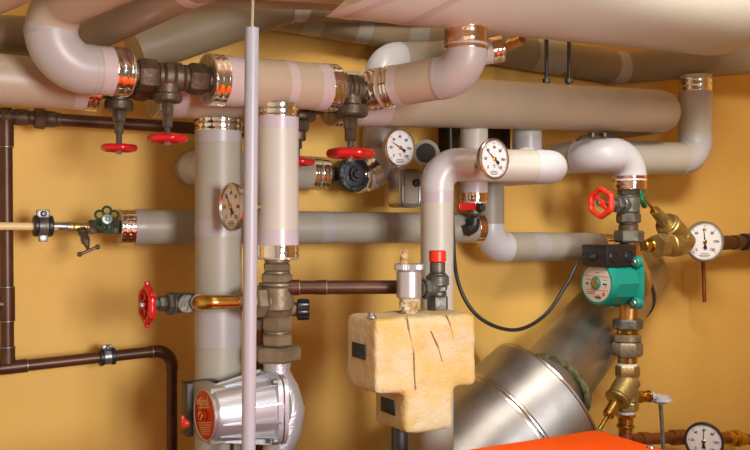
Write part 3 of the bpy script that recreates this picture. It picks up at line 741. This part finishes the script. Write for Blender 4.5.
for px, hw, lab in ((453, 7, 'left'), (495.5, 4.5, 'right')):
    b = MB(); c = W(px, 142, .05); b.box(c, U * hw * S(px, .05), N * .05, UP * .055, .002)
    solo('wall_bracket', b, M['blackp'], f'{"wider" if lab == "left" else "narrower"} black wall bracket under the long thick pipe, {lab} of the pale ball valve pipe', 'bracket')
b = MB(); pts = [W(450, 120, .30), W(453, 234, .30), W(459, 285, .33), W(480, 318, .36), W(515, 330, .38), W(545, 315, .38), W(566, 285, .38), W(577, 264, .38), W(585, 256, .37)]
def spline(pts, n=8):
    P = [pts[0]] + pts + [pts[-1]]; o = []
    for i in range(1, len(P) - 2):
        for j in range(n):
            q = j / n; a, b2, c, d = P[i - 1], P[i], P[i + 1], P[i + 2]
            o.append(.5 * ((2 * b2) + (c - a) * q + (2 * a - 5 * b2 + 4 * c - d) * q * q + (3 * b2 - a - 3 * c + d) * q ** 3))
    return o + [pts[-1]]
b.sweep(spline(pts), 1.9 * S(515, .37), 12)
solo('power_cable', b, M['black'], 'black power cable sagging from the white riser to the green pump', 'cable')
for px, lab in ((546.5, 'left'), (569, 'right')):
    b = MB(); A = W(px, 86, .30); b.lathe(A, UP, [(0, 2 * S(px, .3)), (2.66 - A.z, 2 * S(px, .3))], 12)
    t = thing('hanger_rod', f'{lab} one of two thin dark hanger rods above the long thick pipe', 'rod', A, 'hanger rods above the long pipe')
    b.build('rod', M['dsteel'], t)
    b = MB(); b.lathe(A + UP * .008, UP, [(0, 4 * S(px, .3)), (.01, 4 * S(px, .3))], 6); b.build('nut', M['dsteel'], t)
off = .34; k = S(600, off)
b = MB(); pts = [W(577, 140, off), W(584, 136.5, off), W(600, 134.5, off), W(618, 137, off)]; b.sweep(spline(pts), 1.6 * k, 8)
for px in (592, 604): b.lathe(W(px, 137, off + .01), UP, [(0, 3 * k), (4 * k, 3 * k), (4.6 * k, 2 * k)], 8)
solo('pipe_strap', b, M['dsteel'], 'thin dark metal strap lying on top of the right white elbow', 'strap')

# ================================================================== FLUE
Cb = W(543, 398, 0); Cb = V(((543 - 375) / F * 2.13, 2.13, ZC + (225 - 401) / F * 2.13)); RB = .173
dr = V((-.76, -.36, -.54)).normalized()
t = thing('flue_duct', 'shiny stainless steel flue pipe going from behind the orange boiler up into the wall', 'duct', V((.03, 1.5, .8)))
b = MB(); Q = Cb + dr * .52
pp, LL, _ = fillet([Cb, Q, V((Q.x, Q.y, 0))], .26, 12); b.sweep(pp, RB, 56); b.build('wide_section', M['duct'], t)
b = MB()
b.lathe(Cb + dr * .115, dr, [(0, RB), (.0015, RB * 1.018), (.006, RB * 1.024), (.010, RB * 1.018), (.0115, RB), (.020, RB * 1.004), (.022, RB)], 64); b.build('seam_band', M['ductb'], t)
b = MB(); b.lathe(Cb - dr * .006, dr, [(0, RB * .985), (.002, RB * 1.01), (.008, RB * 1.01), (.010, RB)], 64); b.build('rim', M['ductb'], t)
Wp = W(638, 272, -.03); Ps = Cb + dr * .02 + V((.0, .0, .012)); RS = .096
b = MB(); b.sweep([Ps, Wp], RS, 48); b.build('narrow_section', M['duct'], t)
ds = (Wp - Ps).normalized()
b = MB(); rings = []
X = (UP - ds * ds.z).normalized(); Y = ds.cross(X)
for i in range(48):
    q = 2 * PI * i / 48; e = X * math.cos(q) + Y * math.sin(q); r0 = .008 * (1 + .35 * noise.noise(V((q * 2.2, 0, 3))))
    rings.append([Cb + ds * .05 + e * (RS + .002 + r0 * math.cos(z)) + ds * r0 * 1.3 * math.sin(z) for z in [2 * PI * j / 10 for j in range(10)]])
b.loft(rings, loop=True); b.build('insulating_wool', M['woolg'], t)
b = MB(); Lw = (Wp - Ps).length; A = Ps + ds * (Lw * .80); b.lathe(A, ds, [(0, RS), (.001, RS * 1.04), (.014, RS * 1.04), (.015, RS)], 48); b.build('rubber_seal', M['iron'], t)

# ================================================================== ORANGE BOILER
Cc = V(((597 - 375) / F * 1.6, 1.6, ZC + (225 - 425.5) / F * 1.6))
t = thing('boiler', 'orange enamelled boiler casing at the bottom edge of the picture', 'boiler', V((Cc.x, Cc.y, 0)) - U * .55 + N * .40)
b = MB(); h = Cc.z
b.box(V((Cc.x, Cc.y, 0)) - U * .55 + N * .40 + UP * h / 2, U * .55, N * .40, UP * h / 2, .03, seg=6); b.build('casing', M['orange'], t)
b = MB(); A = W(650, 448, 0); q = (h - ZC) / ((225 - 447.5) / F); A = V(((651 - 375) / F * q, q, h - .001))
b.lathe(A, UP, [(0, .0062), (.002, .0062), (.0042, .005), (.0054, .0025)], 20); b.lathe(A, UP, [(0, .008), (.001, .008)], 20); b.build('cover_screw', M['chrome'], t)

# ================================================================== RIGHT: GREEN PUMP LINE
off = .34; k = S(628, off)
t = thing('gate_valve', 'grey valve with an orange red wheel, between the right white elbow and green pump', 'valve', W(628, 231, off))
b = MB(); e = b.stack(W(628.5, 187, off), -UP, k, [('h', 8, 11), ('c', 2, 9), ('c', 16, 11.2), ('h', 10, 12)]); b.stack(W(628, 205, off), V((-.80, -.6, 0)), k, [('c', 13, 9), ('h', 8, 8.5), ('c', 6, 5)]); b.build('body', M['gunmetal'], t)
b = MB(); e = b.stack(e, -UP, k, [('c', 1.5, 9.5), ('c', 9, 9.8)]); b.build('nipple', M['bronze'], t)
wn = V((-.80, -.6, 0)).normalized(); wc = W(628, 205, off) + wn * 42 * k + UP * 1.5 * k
b = MB(); b.stack(W(628, 205, off) + wn * 25 * k + UP * 1 * k, wn, k, [('t', 18, 2.2)]); b.build('stem', M['steel'], t)
wheel(t, wc, wn, 15.2 * k, 'redl', 6, .06, 2, .18)

t = thing('circulation_pump', 'teal green circulation pump with a black terminal box, on the right', 'pump', W(628, 336, off))
b = MB(); A = W(629, 230.5, off); b.stack(A, -UP, k, [('h', 12, 14.8, .15)]); b.build('union_nut', M['gunmetal'], t)
b = MB(); b.stack(W(627.5, 319, off), -UP, k, [('h', 10, 14.8, .2)]); b.build('union_nut', M['gunmetal'], t)
mA = W(627, 281.5, off - .01)
b = MB()
pts = [A - UP * 11 * k, A - UP * 22 * k + U * 3 * k, A - UP * 36 * k + U * 8 * k, A - UP * 51 * k + U * 10 * k, A - UP * 66 * k + U * 7 * k, A - UP * 78 * k, A - UP * 90 * k - U * 1 * k]
b.sweep(pts, [9.5 * k, 9 * k, 12 * k, 14 * k, 12 * k, 9 * k, 8.8 * k], 28)
b.lathe(mA + U * 16 * k, -U, [(0, 8 * k), (3 * k, 19 * k), (8 * k, 25 * k), (15 * k, 27.5 * k), (17 * k, 27.5 * k), (17 * k, 18 * k)], 40)
b.build('volute', M['bronzeb'], t)
mx = V((-.86, -.51, 0)).normalized(); my = V((-mx.y, mx.x, 0)); my = -my if my.dot(N) < 0 else my
b = MB(); b.loft([sq(mA - U * .5 * k, 22 * k, 24 * k, .5), sq(mA - U * 1 * k, 24 * k, 26 * k, .5), sq(mA - U * 5 * k, 24 * k, 26 * k, .5), sq(mA - U * 7 * k, 21 * k, 22.5 * k, .6)])
for sy in (-1, 1):
    for sz in (-1, 1): b.lathe(mA - U * 4 * k + my * sy * 19 * k + UP * sz * 20 * k, mx, [(0, 6 * k), (5 * k, 5.5 * k), (6 * k, 4.6 * k)], 20)
b.build('flange', M['teal'], t)
for sy in (-1, 1):
    for sz in (-1, 1):
        b = MB(); b.lathe(mA - U * 4 * k + my * sy * 19 * k + UP * sz * 20 * k + mx * 5.5 * k, mx, [(0, 3.4 * k), (2 * k, 3.4 * k), (3 * k, 2.6 * k), (3 * k, 1.5 * k), (1.8 * k, 1.4 * k)], 16); b.build('bolt', M['steel'], t)
Lm = 42
b = MB(); b.lathe(mA, mx, [(4 * k, 22.5 * k), (Lm * .82 * k, 21.6 * k), (Lm * .88 * k, 19.5 * k)], 10, ph=.3)
b.lathe(mA, mx, [(Lm * .8 * k, 21.8 * k), (Lm * .95 * k, 21.8 * k), (Lm * k, 21 * k), (Lm * 1.01 * k, 19.2 * k), (Lm * .99 * k, 18.6 * k)], 48)
b.build('motor_housing', M['teal'], t)
rt = UP.cross(mx).normalized(); f2 = mA + mx * (Lm * 1.0) * k
b = MB(); b.lathe(f2 - mx * 1 * k, mx, [(0, 18.7 * k), (1.1 * k, 18.7 * k), (1.15 * k, 18.5 * k)], 48, 0); f3 = f2 + mx * .2 * k
for y, x in ((6.5, 15.6), (-7, 15.2)): b.box(f3 + UP * y * k, rt * x * k, UP * .3 * k, mx * .05 * k, 0, 1)
b.box(f3 - UP * 10.5 * k + rt * 9.5 * k, rt * 1.3 * k, UP * 1.7 * k, mx * .05 * k, 0, 1)
b.text('wilo', f3 - UP * 13.8 * k + rt * 2 * k, rt, UP, 5 * k, 2, .0002, .0004)
for i, (x, y, w) in enumerate(((-11, 3.2, 3), (11.5, 3.4, 2), (-12.5, -1, 1.8), (11, -.8, 2.6), (12, -3.2, 1.6), (-8, -9.3, 4.6), (-7, -11, 5.5), (1, 10, 3))):
    b.box(f3 + UP * y * k + rt * x * k, rt * w * k, UP * (.8 if i in (2, 3) else .28) * k, mx * .05 * k, 0, 2)
pl = b.build('name_plate', [M['label'], M['redink'], M['ink']], t)
b = MB(); b.stack(f2, mx, k, [('c', 1.8, 6.2)]); b.build('plug_ring', M['teal'], pl)
b = MB(); b.stack(f2 + mx * 1.4 * k, mx, k, [('c', 1.2, 4.3)]); b.box(f2 + mx * 2.7 * k, (rt + UP).normalized() * 3.2 * k, (UP - rt).normalized() * .45 * k, mx * .25 * k); b.build('vent_screw', M['dbrass'], pl)
b = MB(); c = mA + mx * 25 * k + UP * 26.5 * k
b.box(c, mx * 21 * k, my * 17 * k, UP * 11 * k, 2 * k); b.box(c - UP * 9 * k, mx * 15 * k, my * 13 * k, UP * 6 * k, 1.5 * k)
tb = b.build('terminal_box', M['blackp'], t)
for x in (-10, 11):
    b = MB(); b.lathe(c + mx * x * k + my * 14.5 * k, my, [(0, 6.5 * k), (3 * k, 6.2 * k), (3.6 * k, 5 * k), (2.4 * k, 4.4 * k)], 24); b.build('cable_entry', M['blackp'], tb)
b = MB(); b.stack(c + mx * 19 * k - UP * 1 * k, mx, k, [('c', 5, 4), ('k', 5, 3.4, 2.2)]); b.build('cable_gland', M['black'], tb)

# lower valve
t = thing('balancing_valve', 'slanted brass valve under the green pump, behind the orange boiler', 'valve', W(625.5, 432, off))
A = W(627.5, 329, off)
b = MB(); e = b.stack(A, -UP, k, [('t', 5, 10.5, None, 0), ('c', 8, 13.2, None, 1), ('h', 14, 15, .2, 1), ('c', 8, 9.6, None, 0)]); b.build('union', [M['brass'], M['bronze2']], t)
b = MB(); b.lathe(e + UP * 1 * k, -UP, [(0, 9.8 * k), (2.6 * k, 9.8 * k)], 20); b.lathe(W(625.5, 411, off), -UP, [(0, 9.4 * k), (2.4 * k, 9 * k)], 20); b.build('white_thread_seal', M['white'], t)
b = MB(); e2 = b.stack(e - UP * 1.4 * k, -UP, k, [('h', 12, 12, .25), ('c', 24, 10.8), ('h', 9, 11, .2)])
b.stack(W(630, 379, off) + UP * 0, W(604, 422, off + .02) - W(630, 379, off), k, [('c', 26, 12), ('c', 3, 12.8)]); b.build('body', M['dbrass'], t)
b = MB(); d = (W(604, 422, off + .02) - W(630, 379, off)).normalized(); e3 = b.stack(W(630, 379, off) + d * 28 * k, d, k, [('h', 5, 6.5), ('c', 16, 5.6)]); b.stack(e3, d, k, [('c', 22, 2.0)]); b.build('spindle', M['brass'], t)
wheel(t, e3 + d * 21 * k, d, 7 * k, 'greenl', 6, .08, 3, .2)
b = MB(); e4 = b.stack(W(625.5, 412.5, off), -UP, k, [('h', 5, 9.6), ('c', 7, 7.6), ('c', 3, 9), ('c', 5, 7)]); b.build('lower_fitting', M['brass'], t)
b = MB(); d = W(655, 396, off + .01) - W(634, 397, off); b.stack(W(634, 397, off), d, k, [('h', 9, 7.2), ('c', 2, 4.5), ('c', 7, 5.6), ('c', 2, 6.3), ('c', 4, 4)]); b.build('side_outlet', M['brass'], t)
b = MB(); b.ball(W(661, 399.5, off + .015), 10.5 * k, 0, (1.0, .8, .42), .35, 24, 60); b.ball(W(653, 396, off + .015), 4.5 * k, 0, (1, 1, .8), .3, 16); b.build('grey_putty', M['grey'], t)
b = MB(); b.sweep([W(660.5, 402, off + .015), W(663.5, 452, off + .015)], 2.1 * k, 12); solo('capillary_tube', b, M['steel'], 'thin steel tube hanging straight down from the grey putty lump', 'tube')
t, path, L = plain_pipe('copper_pipe', 'copper pipe behind the orange boiler, under the slanted brass valve', 'pipe', [W(625.5, 427, off), W(625.5, 452, off)], 6.6 * k, .02, 'copperb')
t, path, L = plain_pipe('copper_pipe', 'reddish copper pipe along the wall at the lower right, behind the lowest thermometer', 'pipe', [W(630, 440, .1), W(700, 436, .1), W(800, 443, .1)], 5.6 * S(690, .1), .05, 'copperb', fit=(('x', 672, 684, 1.35), ('x', 640, 648, 1.2)), fm='copperb')
for q0, q1, kk in ((727, 733, 1.25), (733, 739, 1.5), (739, 744, 1.15)):
    A, B = at(path, L, find(path, L, 0, q0)), at(path, L, find(path, L, 0, q1)); w = (B - A).length; rr = 5.6 * S(735, .1) * kk
    b = MB(); b.lathe(A, B - A, [(0, rr * .9), (w * .2, rr), (w * .8, rr), (w, rr * .9)], 24); b.build('brass_ring', M['brass'], t)

# strainer line
off = .20; k = S(675, off); a = (W(742, 241.5, .18) - W(650, 246, off + .06)).normalized()
t = thing('strainer_valve', 'slanted brass strainer valve left of the right hand thermometer', 'valve', W(675, 258, off))
b = MB(); b.stack(W(643, 246, off + .06), a, k, [('c', 9, 5.5), ('c', 3, 7), ('c', 3, 5.5)]); b.build('union', M['brass'], t)
b = MB(); b.stack(W(656, 245.5, off + .05), a, k, [('h', 13, 12, .2), ('k', 6, 10, 11), ('c', 11, 11.5), ('h', 12, 13)]); 
d = (W(641, 195, off + .05) - W(688, 247, off)).normalized(); A = W(685, 244, off)
e = b.stack(A, d, k, [('c', 16, 12), ('c', 22, 12.4), ('c', 3, 11)]); b.build('body', M['dbrass'], t)
b = MB(); e = b.stack(e, d, k, [('k', 22, 6.6, 5)]); b.build('spindle_sleeve', M['dbrass'], t)
b = MB(); e = b.stack(e, d, k, [('c', 27, 1.7)]); b.build('spindle', M['brass'], t)
wheel(t, e - d * 2 * k, V((.88, -.40, .25)), 11 * k, 'greenl', 6, .08, 3, .2)
t, path, L = plain_pipe('copper_pipe', 'copper pipe leaving to the right behind the thermometer on the orange wall', 'pipe', [W(690, 244, .14), W(790, 240.5, .10)], 6.4 * S(735, .12), .03, 'copper', fit=(('x', 716, 728, 1.12), ('x', 733, 739, 1.15)))
b = MB(); b.sweep([at(path, L, find(path, L, 0, 743)), path[-1]], 8.6 * S(745, .12), 20); b.build('black_sleeve', M['black'], t)
b = MB(); b.sweep([W(703, 255, .16), W(704.5, 302, .16)], 2.0 * S(704, .16), 12); solo('drip_tube', b, M['copperb'], 'thin copper tube hanging below the thermometer on the orange wall', 'tube')

# ================================================================== LIGHT, WORLD, CAMERA
def area(name, loc, target, size, power, col, sy=None):
    l = bpy.data.lights.new(name, 'AREA'); l.energy = power; l.color = col; l.size = size
    l.spread = math.radians(90)
    if sy: l.shape = 'RECTANGLE'; l.size_y = sy
    o = bpy.data.objects.new(name, l); COL.objects.link(o); o.location = loc
    o.rotation_euler = (V(target) - V(loc)).to_track_quat('-Z', 'Y').to_euler(); return o
l = bpy.data.lights.new('photo_lamp', 'SPOT'); l.energy = 325; l.color = (.97, .985, 1); l.shadow_soft_size = .42; l.spot_size = math.radians(64); l.spot_blend = .85
o = bpy.data.objects.new('photo_lamp', l); COL.objects.link(o); o.location = (1.5, -1.1, ZC + .16)
o.rotation_euler = (V((-.90, 1.85, ZC - .36)) - o.location).to_track_quat('-Z', 'Y').to_euler()
area('ceiling_lamp', (.52, 1.22, 2.59), (.62, 1.80, 2.34), 1.0, 13, (1, .95, .86), .25)
area('boiler_fill_light', (.25, .75, 2.62), (.25, .80, 0), .8, 9, (1, .95, .86), .3)  # added fill with no known lamp, brightens boiler top and its orange bounce
w = bpy.data.worlds.new('room_light'); sc.world = w; w.use_nodes = True
w.node_tree.nodes['Background'].inputs['Color'].default_value = (.86, .67, .49, 1); w.node_tree.nodes['Background'].inputs['Strength'].default_value = .50
nt = w.node_tree; tc = nt.nodes.new('ShaderNodeTexCoord'); sp = nt.nodes.new('ShaderNodeSeparateXYZ'); mr = nt.nodes.new('ShaderNodeMapRange')
nt.links.new(tc.outputs['Generated'], sp.inputs[0]); nt.links.new(sp.outputs['X'], mr.inputs['Value'])   # the room is brighter to the left
for i, v in (('From Min', -1.), ('From Max', 1.), ('To Min', .86), ('To Max', .08)): mr.inputs[i].default_value = v
nt.links.new(mr.outputs['Result'], nt.nodes['Background'].inputs['Strength'])
cam = bpy.data.cameras.new('camera'); cam.sensor_width = 36; cam.lens = 36 * F / 750; cam.clip_start = .02
co = bpy.data.objects.new('camera', cam); COL.objects.link(co); co.location = (0, 0, ZC); co.rotation_euler = (PI / 2, 0, 0); sc.camera = co
for o in bpy.data.objects:
    if '_o' in o: del o['_o']
vs = sc.view_settings; sc.display_settings.display_device = 'sRGB'
vs.view_transform = 'Standard'; vs.look = 'None'; vs.exposure = .16; vs.gamma = 1.; vs.use_curve_mapping = False
